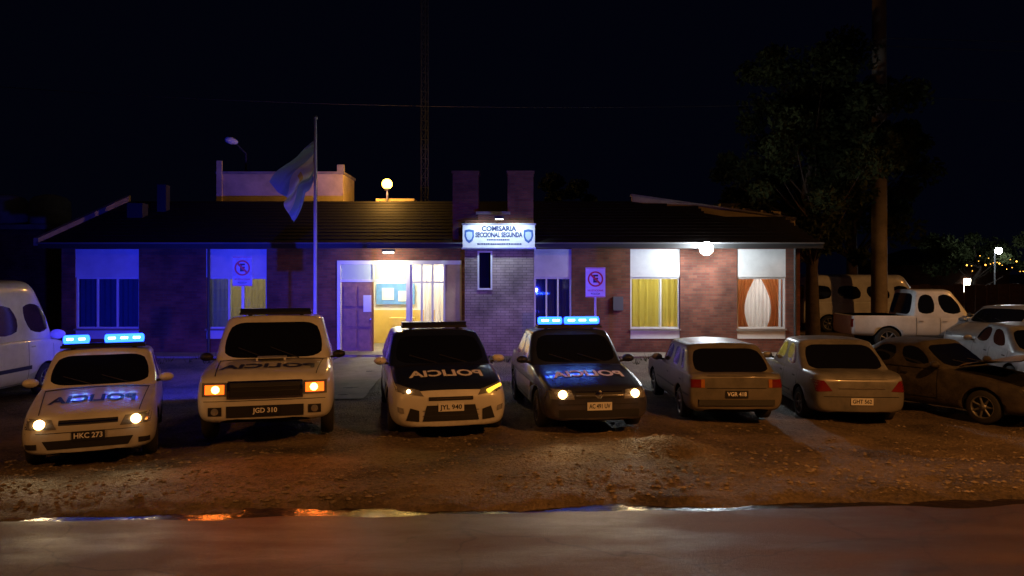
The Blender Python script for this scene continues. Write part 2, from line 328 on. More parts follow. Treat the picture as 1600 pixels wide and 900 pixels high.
# ---------------------------------------------------------------- police station building
R,I=root('police_station',(-2.4,22,0))
Y0=22.0; mb=MB(); B=lambda *a: mb.box(*a)
EZ=3.2
bays=[(-13.0,-11.1),(-9.1,-7.3),(.66,1.77),(3.52,5.0),(6.7,8.15)]
for a,b in[(-13.4,-13.0),(-11.1,-9.1),(-7.3,-5.2),(1.77,3.52),(5.0,6.7),(8.15,8.57)]: B(a,b,Y0,Y0+.25,-.1,EZ,'brick')
for a,b in bays: B(a,b,Y0+.04,Y0+.22,-.1,.45,'brick')
B(-5.2,-1.37,Y0,Y0+.25,2.78,EZ,'brick'); B(-1.50,-1.37,Y0,Y0+.25,-.1,2.78,'brick')
B(-13.4,-13.15,Y0+.25,Y0+8,-.1,EZ,'brick'); B(8.32,8.57,Y0+.25,Y0+8,-.1,EZ,'brick'); B(-13.4,8.57,Y0+8,Y0+8.2,-.1,EZ,'brick')
mb.obj('brick_walls',R,I)
mb=MB()
for a,b in bays:
    B(a,b,Y0+.03,Y0+.2,2.28,3.12,'panel'); B(a+.01,b-.01,Y0+.02,Y0+.2,.45,.70,'panel'); B(a-.02,b+.02,Y0-.05,Y0+.2,.70,.75,'concrete')
    B(a,b,Y0+.06,Y0+.2,3.12,EZ,'brick')
B(-13.4,-5.62,Y0-1.1,Y0-.004,-.1,.05,'concrete'); B(.7,8.6,Y0-1.1,Y0-.004,-.1,.05,'concrete')
mb.obj('wall_panels_and_plinth',R,I)
mb=MB(); gm=MB()
def win(a,b,z0,z1,y,muls,fr='frame',t=.05):
    B(a,a+t,y,y+.08,z0,z1,fr);B(b-t,b,y,y+.08,z0,z1,fr);B(a+t,b-t,y,y+.08,z0,z0+t,fr);B(a+t,b-t,y,y+.08,z1-t,z1,fr)
    for mx in muls: B(mx-t/2,mx+t/2,y+.003,y+.077,z0+t,z1-t,fr)
    gm.box(a+t,b-t,y+.035,y+.042,z0+t,z1-t,'glass')
for i,(a,b) in enumerate(bays):
    w_=b-a; win(a,b,.75,2.28,Y0+.08,[a+w_*.33,a+w_*.64] if i in(0,2) else ([a+w_*.36,a+w_*.6] if i==1 else [a+w_*.62] if i==3 else [a+w_*.9]))
win(-1.0,-.57,1.92,3.05,Y0-.60,[])
mb.obj('window_frames',R,I)
def curtain(mb,a,b,z0,z1,y,k,amp=.035,wl=.16,pinch=0):
    n=int((b-a)/.015)+2; X=np.linspace(a,b,n); vs=[];Z=np.linspace(z0,z1,8)
    for z in Z:
        for x in X:
            t=(z-z0)/(z1-z0); xx=x
            if pinch: c=a if pinch<0 else b; xx=c+(x-c)*(1-.5*math.sin(math.pi*min(1,max(0,(1-t)*.8))))
            vs.append((xx,y+amp*math.sin(2*math.pi*x/wl+1.3*math.sin(x*5))*(1.1-.3*t)+.01*math.sin(x*31),z))
    mb.add(vs,[(j*n+i,j*n+i+1,(j+1)*n+i+1,(j+1)*n+i) for j in range(7) for i in range(n-1)],k,True)
cm=MB()
curtain(cm,-13,-11.1,.76,2.27,Y0+.3,'curt_d'); curtain(cm,.66,1.77,.76,2.27,Y0+.3,'curt_d')
curtain(cm,-9.1,-8.5,.76,2.27,Y0+.3,'curt_d'); curtain(cm,-8.45,-7.3,.76,2.27,Y0+.32,'curt_y',.03,.2)
curtain(cm,3.52,4.42,.76,2.27,Y0+.32,'curt_y',.045,.24); curtain(cm,4.5,5.0,.76,2.27,Y0+.36,'curt_y',.04,.2)
curtain(cm,6.7,8.15,.76,2.27,Y0+.42,'curt_w',.03,.13)
curtain(cm,6.7,7.35,.76,2.27,Y0+.33,'curt_o',.03,.12,-1); curtain(cm,7.5,8.15,.76,2.27,Y0+.33,'curt_o',.03,.12,1)
cm.obj('curtains',R,I)
gm.obj('window_glass',R,I)
mb=MB()
B(-13.15,8.32,Y0+.25,Y0+7.9,3.0,3.05,'white_wall'); B(-13.15,8.32,Y0+3.2,Y0+3.3,0,3.0,'white_wall')
for x in(-9.8,-6.4,-1.48,2.6,5.8): B(x,x+.1,Y0+.26,Y0+3.2,0,3.0,'white_wall')
B(-13.15,8.32,Y0+.25,Y0+3.2,.0,.03,'concrete')
mb.obj('interior_walls',R,I)
mb=MB()
B(-5.2,-5.1,Y0-.02,Y0+.2,.0,2.78,'frame');B(-5.1,-1.5,Y0-.02,Y0+.2,2.66,2.78,'frame');B(-3.15,-3.03,Y0-.02,Y0+.2,0.05,2.66,'frame')
B(-5.1,-3.15,Y0+.0,Y0+.1,2.14,2.22,'frame')
B(-5.1,-3.15,Y0+.05,Y0+.08,2.22,2.66,'frost'); B(-4.15,-4.10,Y0+.0,Y0+.1,2.22,2.66,'frame')
B(-5.08,-4.12,Y0+.02,Y0+.08,.08,2.14,'wood')
for z0,z1 in((.2,.72),(.82,1.32),(1.42,2.02)):
    for x0 in(-5.0,-4.57): B(x0,x0+.37,Y0-.008,Y0+.02,z0,z1,'wood')
B(-4.42,-4.18,Y0-.018,Y0-.012,1.25,1.75,'paper'); B(-4.22,-4.18,Y0-.06,Y0+.0,1.02,1.06,'chrome')
for x in(-3.03,-2.72,-2.40,-2.05): B(x,x+.06,Y0+.03,Y0+.1,.1,2.66,'frame')
B(-2.97,-2.05,Y0+.03,Y0+.1,.05,.85,'wood'); B(-2.97,-2.05,Y0+.035,Y0+.095,2.1,2.16,'frame')
B(-1.99,-1.50,Y0+.05,Y0+.2,0,2.66,'plaster')
curtain(mb,-2.66,-2.41,.9,2.6,Y0+.3,'curt_w'); curtain(mb,-2.33,-2.06,.9,2.6,Y0+.3,'curt_w')
B(-6.3,-1.5,Y0+3.12,Y0+3.18,.03,1.15,'yellow_wall'); 
B(-4.6,-3.3,Y0+3.06,Y0+3.1,1.35,2.05,'blue_board'); B(-4.4,-4.0,Y0+3.03,Y0+3.05,1.5,1.9,'paper'); B(-3.85,-3.5,Y0+3.03,Y0+3.05,1.45,1.8,'paper')
B(-4.0,-3.2,Y0+2.0,Y0+2.5,.03,.95,'yellow_wall')
B(-4.6,-3.4,Y0+1.3,Y0+1.4,2.93,2.98,'em_tube')
B(-5.6,-1.6,Y0-1.0,Y0-.021,-.05,.08,'concrete')
mb.obj('entrance',R,I,bevel=.004)
light('POINT','lobby_lamp',(-3.9,Y0+1.6,2.75),160,(1,.95,.66),R,I,size=.2)
light('POINT','added_door_light',(-3.6,Y0-.55,2.70),60,(1,.92,.60),R,I,size=.12)  # added light outside, put in to brighten the wooden door
mb=MB(); B(-3.75,-3.45,Y0-.50,Y0-.40,2.98,3.03,'em_tube'); B(-3.78,-3.42,Y0-.53,Y0-.37,3.03,3.10,'dark'); mb.obj('added_door_light_fitting',R,I)  # glowing tube and housing added to go with the door light
light('POINT','room_lamp_a',(4.3,Y0+1.6,2.3),90,(1,.92,.50),R,I,size=.2)
light('POINT','room_lamp_b',(7.45,Y0+1.7,2.2),120,(1,.87,.78),R,I,size=.2)
light('POINT','room_lamp_c',(-8.0,Y0+1.8,2.2),30,(1,.9,.5),R,I,size=.2)
light('POINT','entrance_lamp',(-2.2,Y0+.7,2.5),38,(1,.93,.68),R,I,size=.1)
mb=MB()
B(-1.37,-1.0,Y0-.55,Y0+.8,-.1,3.12,'brick_pale');B(-.57,.63,Y0-.55,Y0+.8,-.1,3.12,'brick_pale')
B(-1.0,-.57,Y0-.55,Y0+.8,-.1,1.92,'brick_pale'); B(-1.0,-.57,Y0-.55,Y0+.8,3.05,3.12,'brick_pale'); B(-1.0,-.57,Y0-.3,Y0+.8,1.92,3.05,'dark')
B(-1.37,.63,Y0-.45,Y0+.9,3.12,3.95,'brick')
B(-1.0,-.1,Y0-.35,Y0+.9,3.95,4.12,'brick'); B(-1.05,-.05,Y0-.5,Y0+.95,4.12,4.2,'concrete')
B(-1.75,-1.0,Y0-.2,Y0+.6,3.3,5.35,'brick'); B(-1.78,-.97,Y0-.23,Y0+.63,5.35,5.42,'brick')
B(-.13,.63,Y0-.2,Y0+.6,3.95,5.35,'brick'); B(-.16,.66,Y0-.23,Y0+.63,5.35,5.42,'brick')
mb.obj('sign_pillar_and_chimneys',R,I)
mb=MB()
sy=Y0-.70
B(-1.42,.66,sy,Y0-.45,3.14,3.80,'sign_white'); B(-1.45,.69,sy-.02,Y0-.44,3.80,3.84,'metal'); B(-1.45,.69,sy-.02,Y0-.44,3.10,3.14,'metal')
text_xz(mb,'COMISARIA',.19,-.38,sy-.006,3.68,'txt_navy',.008); text_xz(mb,'SECCIONAL SEGUNDA',.19,-.38,sy-.006,3.50,'txt_navy',.008,1.36)
x=-.72
while x<-.08: ww=random.uniform(.025,.05); B(x,x+ww,sy-.006,sy-.001,3.345,3.385,'txt_navy'); x+=ww+.012
x=-1.0
while x<.26: ww=random.uniform(.025,.05); B(x,x+ww,sy-.006,sy-.001,3.22,3.265,'txt_navy'); x+=ww+.012
for cx in(-1.23,.47):
    pts=[(-.13,.17),(0,.2),(.13,.17),(.14,0),(.09,-.13),(0,-.2),(-.09,-.13),(-.14,0)]
    mb.add([(cx+a,sy-.007,3.47+b) for a,b in pts],[tuple(range(8))],'shield'); mb.add([(cx+a*.65,sy-.011,3.47+b*.65) for a,b in pts],[tuple(range(8))],'shieldg')
B(-.50,-.22,sy-.42,sy-.25,3.94,4.02,'black'); mb.cyl((-.36,sy-.3,4.0),(-.36,Y0-.45,3.9),.015,.015,'black')
B(-.47,-.25,sy-.40,sy-.27,3.925,3.938,'em_tube')
mb.obj('station_sign',R,I)
for lx in(-.85,.1): light('SPOT','sign_lamp',(lx,sy-.75,4.2),95,(.70,.95,1),R,I,size=.08,spot=95,blend=.9,target=(lx,sy,3.35))
mb=MB(); B(5.42,5.62,Y0-.72,Y0-.705,3.0,3.22,'metal'); mb.cyl((5.52,Y0-.70,3.1),(5.52,Y0-.86,3.1),.03,.03,'metal'); mb.sphere((5.52,Y0-1.0,3.10),.19,'em_white',20); mb.obj('wall_lamp',R,I)
light('POINT','wall_lamp_light',(5.52,Y0-1.4,3.05),150,(.85,.93,1),R,I,size=.05)
mb=MB()
def slab(pts,t,k):
    n=len(pts); vs=[tuple(p) for p in pts]+[(p[0],p[1],p[2]-t) for p in pts]
    mb.add(vs,[tuple(range(n)),tuple(reversed(range(n,2*n)))]+[(i,(i+1)%n,n+(i+1)%n,n+i) for i in range(n)],k)
ov=.6
slab([(-13.7,Y0-ov,3.28),(-1.75,Y0-ov,3.28),(-1.75,Y0+4.5,4.98),(-13.7,Y0+4.5,4.98)],.10,'roof')
slab([(.66,Y0-ov,3.28),(9.0,Y0-ov,3.28),(9.6,Y0+3.4,4.0),(4.3,Y0+4.5,4.98),(.66,Y0+4.5,4.98)],.10,'roof')
slab([(-1.75,Y0+.63,3.7),(.66,Y0+.63,3.7),(.66,Y0+4.5,4.98),(-1.75,Y0+4.5,4.98)],.10,'roof')
slab([(-13.7,Y0+4.5,4.98),(4.3,Y0+4.5,4.98),(4.3,Y0+9,3.3),(-13.7,Y0+9,3.3)],.1,'roof')
for i in range(1,14):
    t=i/14; y=Y0-ov+5.1*t; z=3.28+1.7*t
    B(-13.7,-1.78,y,y+.03,z+.003,z+.012,'roof'); B(.69,9.0 if t<.6 else 6.5,y,y+.03,z-.1,z+.012,'roof')
B(-13.7,-1.40,Y0-ov-.03,Y0-ov,3.12,3.29,'dark'); B(.68,9.0,Y0-ov-.03,Y0-ov,3.12,3.29,'dark')
B(-13.7,-1.75,Y0-ov,Y0,3.2-.02,3.22,'dark'); B(.68,9.0,Y0-ov,Y0,3.2-.02,3.22,'dark')
B(-13.7,-1.42,Y0-ov-.10,Y0-ov-.031,3.25,3.29,'box_grey'); B(.70,9.0,Y0-ov-.10,Y0-ov-.031,3.25,3.29,'box_grey')
for x0 in(-13.85,):
    mb.add([(x0,Y0-ov,3.2),(x0+.14,Y0-ov,3.2),(x0+.14,Y0+4.6,4.98),(x0,Y0+4.6,4.98),(x0,Y0-ov,3.42),(x0+.14,Y0-ov,3.42),(x0+.14,Y0+4.6,5.2),(x0,Y0+4.6,5.2)],
       [(0,3,2,1),(4,5,6,7),(0,1,5,4),(1,2,6,5),(2,3,7,6),(3,0,4,7)],'concrete')
mb.obj('roof',R,I)
mb=MB()
def rake(x0,z0,x1,z1,y0,y1,h,th,k):
    mb.add([(x0,y0,z0),(x1,y1,z1),(x1,y1+th,z1),(x0,y0+th,z0),(x0,y0,z0+h),(x1,y1,z1+h),(x1,y1+th,z1+h),(x0,y0+th,z0+h)],
       [(0,3,2,1),(4,5,6,7),(0,1,5,4),(1,2,6,5),(2,3,7,6),(3,0,4,7)],k)
rake(4.3,4.75,9.65,3.82,Y0+4.4,Y0+3.2,.42,.25,'plaster'); rake(4.25,5.17,9.7,4.24,Y0+4.35,Y0+3.15,.06,.35,'concrete')
rake(6.2,4.65,9.6,4.30,Y0+4.9,Y0+4.4,.30,.25,'plaster')
B(7.6,8.3,Y0+4.9,Y0+5.3,4.2,4.95,'plaster')
B(-11.1,-6.4,Y0+6,Y0+8,4.2,6.15,'plaster'); B(-11.2,-6.35,Y0+5.95,Y0+8.1,6.15,6.25,'concrete'); B(-11.15,-10.95,Y0+5.9,Y0+5.99,4.2,6.65,'plaster')
B(-6.6,-6.35,Y0+5.9,Y0+6.1,6.251,6.5,'concrete'); B(-5.0,-3.6,Y0+5.2,Y0+6,4.5,5.15,'plaster')
B(-12.0,-11.7,Y0+3,Y0+3.3,4.0,5.4,'dark'); B(-12.6,-12.1,Y0+2.2,Y0+2.6,4.0,4.7,'dark')
mb.obj('parapets_and_chimney',R,I)
mb=MB(); mb.cyl((-4.56,Y0+5,4.4),(-4.56,Y0+5,5.45),.035,.035,'metal'); mb.cyl((-4.56,Y0+5,5.42),(-4.56,Y0+5,5.5),.09,.09,'black'); mb.sphere((-4.56,Y0+5,5.66),.19,'em_sod'); mb.obj('roof_lamp',R,I)
light('POINT','roof_lamp_light',(-4.56,Y0+4.65,5.8),300,(1,.5,.1),R,I,size=.18)
mb=MB()
for x in(-9.0,8.4): mb.cyl((x,Y0-.06,0),(x,Y0-.06,3.15),.04,.04,'mast',10)
B(3.0,3.3,Y0-.08,Y0-.001,1.3,1.7,'box_grey')
mb.obj('downpipes_and_meter_box',R,I)
mb=MB(); vs=[];Y=np.linspace(14.5,20.95,14)
for y in Y:
    for x in(-4.9,-4.1,-3.3): xx=x+.15*(y-21)*-.4+.06*noise.noise(Vector((x*3,y*1.5,0))); vs.append((xx,y,gh(xx,y)+.03))
mb.add(vs,[(j*3+i,j*3+i+1,(j+1)*3+i+1,(j+1)*3+i) for j in range(13) for i in range(2)],'concrete',True); mb.obj('footpath')
# ---------------------------------------------------------------- flagpole with flag
R,I=root('flagpole',(-4.92,18.5,0)); mb=MB(); mb.cyl((-4.92,18.5,-.1),(-4.92,18.5,6.25),.055,.035,'pole_w'); mb.sphere((-4.92,18.5,6.3),.06,'metal'); mb.box(-5.12,-4.72,18.3,18.7,-.1,.2,'concrete'); mb.cyl((-4.86,18.45,1),(-4.86,18.45,6.1),.006,.006,'wire',6); mb.obj('pole',R,I)
mb=MB(); nu,nv=44,31; P=[]
for j in range(nv):
    for i in range(nu):
        u=i/(nu-1);v=j/(nv-1)
        drop=u*(.70+.35*u)
        x=-4.96-(1.08*u*(1-v)**1.3+.50*u*v)-.05*math.sin(u*10+v*5)*u; z=5.72-v*(1.0+.05*u)-drop-.08*math.sin(u*9)*v-.06*math.sin(v*11)*u
        y=18.5+.16*math.sin(u*4+v*12)*(.2+u)+.07*math.sin(v*21+u*6)*(.4+u)
        P.append((x,y,z))
for j in range(nv-1):
    for i in range(nu-1):
        t=j/(nv-1); k='flag_b' if t<.33 or t>=.66 else 'flag_w'
        if .4<t<.6 and .44<i/(nu-1)<.54: k='flag_s'
        a=j*nu+i; mb.add([P[a],P[a+1],P[a+nu+1],P[a+nu]],[(0,1,2,3)],k,True)
mb.obj('flag',R,I)
def nopark(x,y,z,sk='sign_white'):
    R,I=root('no_parking_sign',(x,y,gh(x,y))); mb=MB(); h=.36; wd=.24
    mb.cyl((x,y+.03,-.2),(x,y+.03,z+.3),.03,.03,'pole_w'); mb.box(x-wd,x+wd,y-.01,y+.0,z-h,z+h,sk)
    c=(x,z+.08)
    n=32; vs=[]
    for r in(.19,.15):
        for i in range(n): t=2*math.pi*i/n; vs.append((c[0]+r*math.cos(t),y-.016,c[1]+r*math.sin(t)))
    mb.add(vs,[(i,(i+1)%n,n+(i+1)%n,n+i) for i in range(n)],'txt_red')
    text_xz(mb,'E',.25,c[0],y-.014,c[1],'plate_b',.012)
    d=.155*.707; e=.018
    mb.add([(c[0]-d-e,y-.019,c[1]+d-e),(c[0]-d+e,y-.019,c[1]+d+e),(c[0]+d+e,y-.019,c[1]-d+e),(c[0]+d-e,y-.019,c[1]-d-e)],[(0,1,2,3)],'txt_red')
    text_xz(mb,'NO ESTACIONAR',.06,x,y-.014,z-.20,'txt_red',.001,.38); text_xz(mb,'POLICIA',.06,x,y-.014,z-.28,'plate_b',.001)
    for a,b,c2,d2 in((x-wd+.01,x+wd-.01,z+h-.022,z+h-.012),(x-wd+.01,x+wd-.01,z-h+.012,z-h+.022)): mb.box(a,b,y-.014,y-.0105,c2,d2,'txt_red')
    mb.obj('sign_and_post',R,I)
nopark(2.03,18,2.18); nopark(-6.56,18,2.45,'sign_dull')
# ---------------------------------------------------------------- masts, poles, wires
R,I=root('radio_mast',(-3.65,31,0)); mb=MB(); r=.17
cs=[(-3.65+r*math.cos(a),31+r*math.sin(a)) for a in(math.pi/2,math.pi*7/6,math.pi*11/6)]
for c in cs: mb.cyl((*c,0),(*c,19),.025,.025,'mast',6)
for i in range(48):
    z=i*.4
    for j in range(3): a=cs[j];b=cs[(j+1)%3]; mb.cyl((*a,z),(*b,z+.4),.011,.011,'mast',4,cap=False); mb.cyl((*a,z),(*b,z),.01,.01,'mast',4,cap=False)
mb.obj('lattice',R,I)
R,I=root('street_lamp',(-10.9,30.3,0)); mb=MB(); mb.cyl((-10.9,30.3,0),(-10.9,30.3,7.3),.06,.04,'mast'); mb.cyl((-10.9,30.3,7.3),(-11.3,30.1,7.75),.035,.03,'mast')
mb.lathe((-11.15,30.1,7.72),(-1,-.2,.25),[(0,.03),(.05,.09),(.25,.15),(.45,.13),(.52,.03)],'sign_white',12); mb.obj('pole_and_head',R,I)
R,I=root('utility_pole',(14.2,28.6,0)); mb=MB(); mb.cyl((14.2,28.6,-.3),(14.2,28.6,16),.30,.24,'concrete',16); mb.obj('pole',R,I)
def cable(p0,p1,sag,r=.010,n=24):
    mb=MB(); pr=None
    for i in range(n+1):
        t=i/n; q=Vector(p0).lerp(Vector(p1),t); q.z-=4*sag*t*(1-t)
        if pr is not None: mb.cyl(pr,q,r,r,'wire',5,cap=False)
        pr=q
    return mb
for i,(p0,p1,s_) in enumerate([((14.2,28.3,11.4),(44,26,11.2),.4),((14.2,28.3,11.1),(44,26,10.9),.5),((-30,29,10.6),(14.2,28.4,9.0),.8),((14.2,28.4,9.2),(44,28,9.0),.3)]): cable(p0,p1,s_).obj('overhead_cable')
# ---------------------------------------------------------------- trees
def tree(name,x,y,hh,tr,cr,crz,cz,nclump,leaves,ls,z0=0,seed=1):
    rnd=random.Random(seed); rg=np.random.default_rng(seed)
    R,I=root(name,(x,y,z0)); mb=MB()
    pts=[Vector((x,y,z0-.2))]; 
    for i in range(1,7): pts.append(Vector((x+rnd.uniform(-.15,.15)*i*.4,y+rnd.uniform(-.1,.1)*i,z0+hh*i/6)))
    for i in range(6): mb.cyl(pts[i],pts[i+1],tr*(1-i/7),tr*(1-(i+1)/7),'bark',10)
    cl=[]
    for i in range(nclump):
        th=rnd.uniform(0,6.28); ph=rnd.uniform(-1,1); rr=rnd.random()**.45
        c=Vector((x+cr*rr*math.cos(th)*math.sqrt(1-ph*ph),y+cr*rr*math.sin(th)*math.sqrt(1-ph*ph),cz+crz*rr*ph)); cl.append((c,rnd.uniform(.35,.8)*cr*.36))
        if i%2==0:
            j=min(5,max(2,int((c.z-z0)/hh*6*.7))); a=pts[j]; mid=a.lerp(c,.5)+Vector((0,0,-.15*cr*.3)); rb=tr*.3*(1-j/8)
            mb.cyl(a,mid,rb,rb*.6,'bark',6,cap=False); mb.cyl(mid,c,rb*.6,rb*.15,'bark',5,cap=False)
    mb.obj('trunk_and_limbs',R,I)
    per=leaves//nclump; V=[]
    for c,r in cl:
        d=rg.normal(size=(per,3)); d/=np.linalg.norm(d,axis=1)[:,None]; d*=(rg.random(per)**.5)[:,None]*r*np.array([1,1,.75]); P=d+np.array(c)
        a=rg.normal(size=(per,3)); a/=np.linalg.norm(a,axis=1)[:,None]; b=np.cross(a,rg.normal(size=(per,3))); b/=np.linalg.norm(b,axis=1)[:,None]
        s=ls*(.6+.8*rg.random(per))[:,None]
        V.append(np.stack([P-a*s,P+b*s*.45,P+a*s,P-b*s*.45],1).reshape(-1,3))
    V=np.concatenate(V); k=len(V)//4; me=bpy.data.meshes.new('foliage'); me.from_pydata(V.tolist(),[],[(4*i,4*i+1,4*i+2,4*i+3) for i in range(k)]); me.materials.append(M['leaf'])
    o=bpy.data.objects.new('foliage',me); S.collection.objects.link(o); o.parent=R; o.matrix_parent_inverse=I
tree('tree',11.2,27.5,8,.28,3.5,4.2,7.0,80,26000,.11,seed=3)
tree('tree',14.5,31.5,9,.3,3.6,4.5,7.0,60,14000,.14,seed=5)
tree('tree',2.3,33,4.5,.15,1.5,1.0,5.9,24,5000,.10,seed=6)
tree('tree',27.5,44,4,.2,3.2,1.4,3.6,30,7000,.13,seed=8)
tree('tree',9.6,30.5,4.5,.12,1.6,1.2,5.2,20,4000,.10,seed=9)
# ---------------------------------------------------------------- neighbours
R,I=root('neighbouring_house',(-21,33,0)); mb=MB(); mb.box(-30,-16.5,32,40,0,4.3,'brick'); mb.box(-30.2,-16.3,31.8,40.2,4.3,4.5,'concrete'); mb.obj('walls',R,I)
for cx,r in((-20.6,.80),(-22.5,.80)):
    R,I=root('water_tank',(cx,33,4.5)); mb=MB(); mb.lathe((cx,33,4.5),(0,0,1),[(0,0.001),(0,r),(.4,r),(.42,r+.02),(.8,r+.02),(.82,r),(1.1,r),(1.28,r*.8),(1.4,r*.3),(1.42,.001)],'tank',24); mb.obj('tank_shell',R,I)
R,I=root('distant_house',(32,55,0)); mb=MB(); mb.box(29,37,55,62,0,3,'brick'); mb.add([(28.6,54.6,3),(37.4,54.6,3),(37.4,62.4,3),(28.6,62.4,3),(33,54.6,4.4),(33,62.4,4.4)],[(0,1,4),(1,2,5,4),(2,3,5),(3,0,4,5)],'roof')
mb.box(33.6,34.1,54.95,55.01,1,2,'em_tube'); mb.box(33.84,33.86,54.94,54.95,1,2,'dark'); mb.obj('house_shell',R,I)
R,I=root('street_lamp',(26.3,40.3,0)); mb=MB(); mb.cyl((26.3,40.3,0),(26.3,40.3,3.7),.05,.04,'mast'); mb.cyl((26.3,40.3,3.7),(26.0,39.6,3.78),.03,.02,'mast'); mb.sphere((26.0,39.5,3.60),.17,'em_white'); mb.obj('post_and_globe',R,I); light('POINT','globe_light',(26.0,39.1,3.7),170,(.9,.95,1),R,I,size=.1)
R,I=root('string_lights',(27,40.6,3)); mb=MB()
for i in range(26): mb.sphere((25.0+i*.18+random.uniform(-.1,.1),40.6,2.5+.9*random.random()),.018 if i%5 else .04,'em_sodw',6)
mb.obj('bulbs',R,I)
R,I=root('wooden_fence',(16,33,0)); mb=MB()
for i in range(60): mb.box(9.2+i*.5,9.2+i*.5+.46,33,33.04,0,1.9+random.uniform(-.04,.04),'wood')
mb.box(9.2,39,33.05,33.1,.5,.6,'wood'); mb.obj('planks',R,I)
def sodium(x,y,z,p,tx,ty,ang,col=(1,.37,.055)):
    R,I=root('street_lamp',(x,y,0)); mb=MB(); mb.cyl((x+1.2,y-.3,-.2),(x+1.2,y-.3,z),.09,.06,'metal'); mb.cyl((x+1.2,y-.3,z),(x,y,z+.25),.04,.035,'metal'); mb.box(x-.3,x+.3,y-.12,y+.12,z+.2,z+.34,'metal'); mb.box(x-.22,x+.22,y-.09,y+.09,z+.185,z+.198,'em_sod'); mb.obj('pole_and_head',R,I)
    light('SPOT','sodium_light',(x,y,z+.1),p,col,R,I,size=.12,spot=ang,blend=.9,target=(tx,ty,0))
sodium(8.5,2.5,8.2,3700,5.2,8.0,98,(1,.37,.075))
sodium(-11.5,-.5,8.5,1600,-6,6.0,84,(1,.38,.08))
sodium(21,16.5,8.0,2600,14,21,95,(1,.42,.10))
# ---------------------------------------------------------------- vehicles
KIND={
'sedan':dict(st=[(.500,.78,.25,.58,.60),(.488,.88,.22,.66,.68),(.455,.95,.20,.71,.75),(.40,.985,.19,.75,.80),(.30,1,.18,.82,.88),(.20,1,.18,.88,.93),(.13,1,.18,.91,.95),(0,1,.18,.92,.92),(-.2,1,.18,.94,.94),(-.33,.99,.19,.95,.97),(-.43,.96,.22,.95,.98),(-.485,.90,.26,.90,.93),(-.50,.80,.30,.80,.84)],
   g=(.19,.03,-.19,-.35),belt=.90,pil=[(.46,.53)],wh=(.31,-.30),wr=.30,sh=.93),
'hatch':dict(st=[(.500,.76,.22,.62,.66),(.485,.88,.19,.72,.75),(.45,.95,.18,.79,.83),(.39,.99,.18,.85,.90),(.30,1,.18,.92,.97),(.22,1,.18,.96,1.02),(.15,1,.18,.97,1.0),(0,1,.18,.98,.98),(-.2,1,.18,1.0,1.0),(-.4,.98,.2,1.02,1.02),(-.47,.93,.24,1.0,1.0),(-.50,.85,.30,.9,.9)],
   g=(.235,.04,-.30,-.44),belt=.95,pil=[(.46,.52)],wh=(.30,-.30),wr=.32,sh=.92),
'oldhatch':dict(st=[(.500,.90,.32,.62,.64),(.49,.95,.26,.70,.72),(.46,.98,.22,.74,.77),(.40,1,.20,.77,.80),(.30,1,.19,.81,.84),(.20,1,.19,.85,.87),(0,1,.19,.87,.87),(-.2,1,.19,.88,.88),(-.40,1,.20,.89,.89),(-.47,.99,.22,.89,.90),(-.49,.97,.26,.86,.88),(-.50,.93,.30,.82,.84)],
   g=(.16,.05,-.30,-.46),belt=.84,pil=[(.40,.46),(.78,.84)],wh=(.31,-.30),wr=.28,sh=.97,bx=1),
'pickup':dict(st=[(.500,.82,.42,.84,.88),(.49,.92,.36,.94,.97),(.465,.97,.34,1.0,1.04),(.40,1,.34,1.04,1.08),(.3,1,.36,1.07,1.12),(.18,1,.38,1.09,1.12),(0,1,.40,1.10,1.10),(-.16,1,.40,1.10,1.10),(-.2,1,.42,1.10,1.10),(-.45,1,.46,1.10,1.10),(-.485,.99,.48,1.10,1.10),(-.50,.96,.50,1.07,1.08)],
   g=(.21,.09,-.13,-.165),belt=1.05,pil=[(.50,.56)],wh=(.315,-.29),wr=.37,sh=.95),
'van':dict(st=[(.500,.80,.36,.80,.84),(.488,.90,.30,.95,.99),(.45,.97,.28,1.08,1.13),(.41,1,.28,1.16,1.22),(.3,1,.28,1.25,1.25),(0,1,.28,1.25,1.25),(-.3,1,.28,1.25,1.25),(-.48,.99,.30,1.25,1.25),(-.495,.98,.32,1.25,1.25),(-.50,.96,.34,1.22,1.22)],
   g=(.42,.28,-.485,-.495),belt=1.2,pil=[(.17,.20),(.44,.47),(.72,.75)],wh=(.33,-.30),wr=.34,sh=.98,t=(.10,.66)),
}
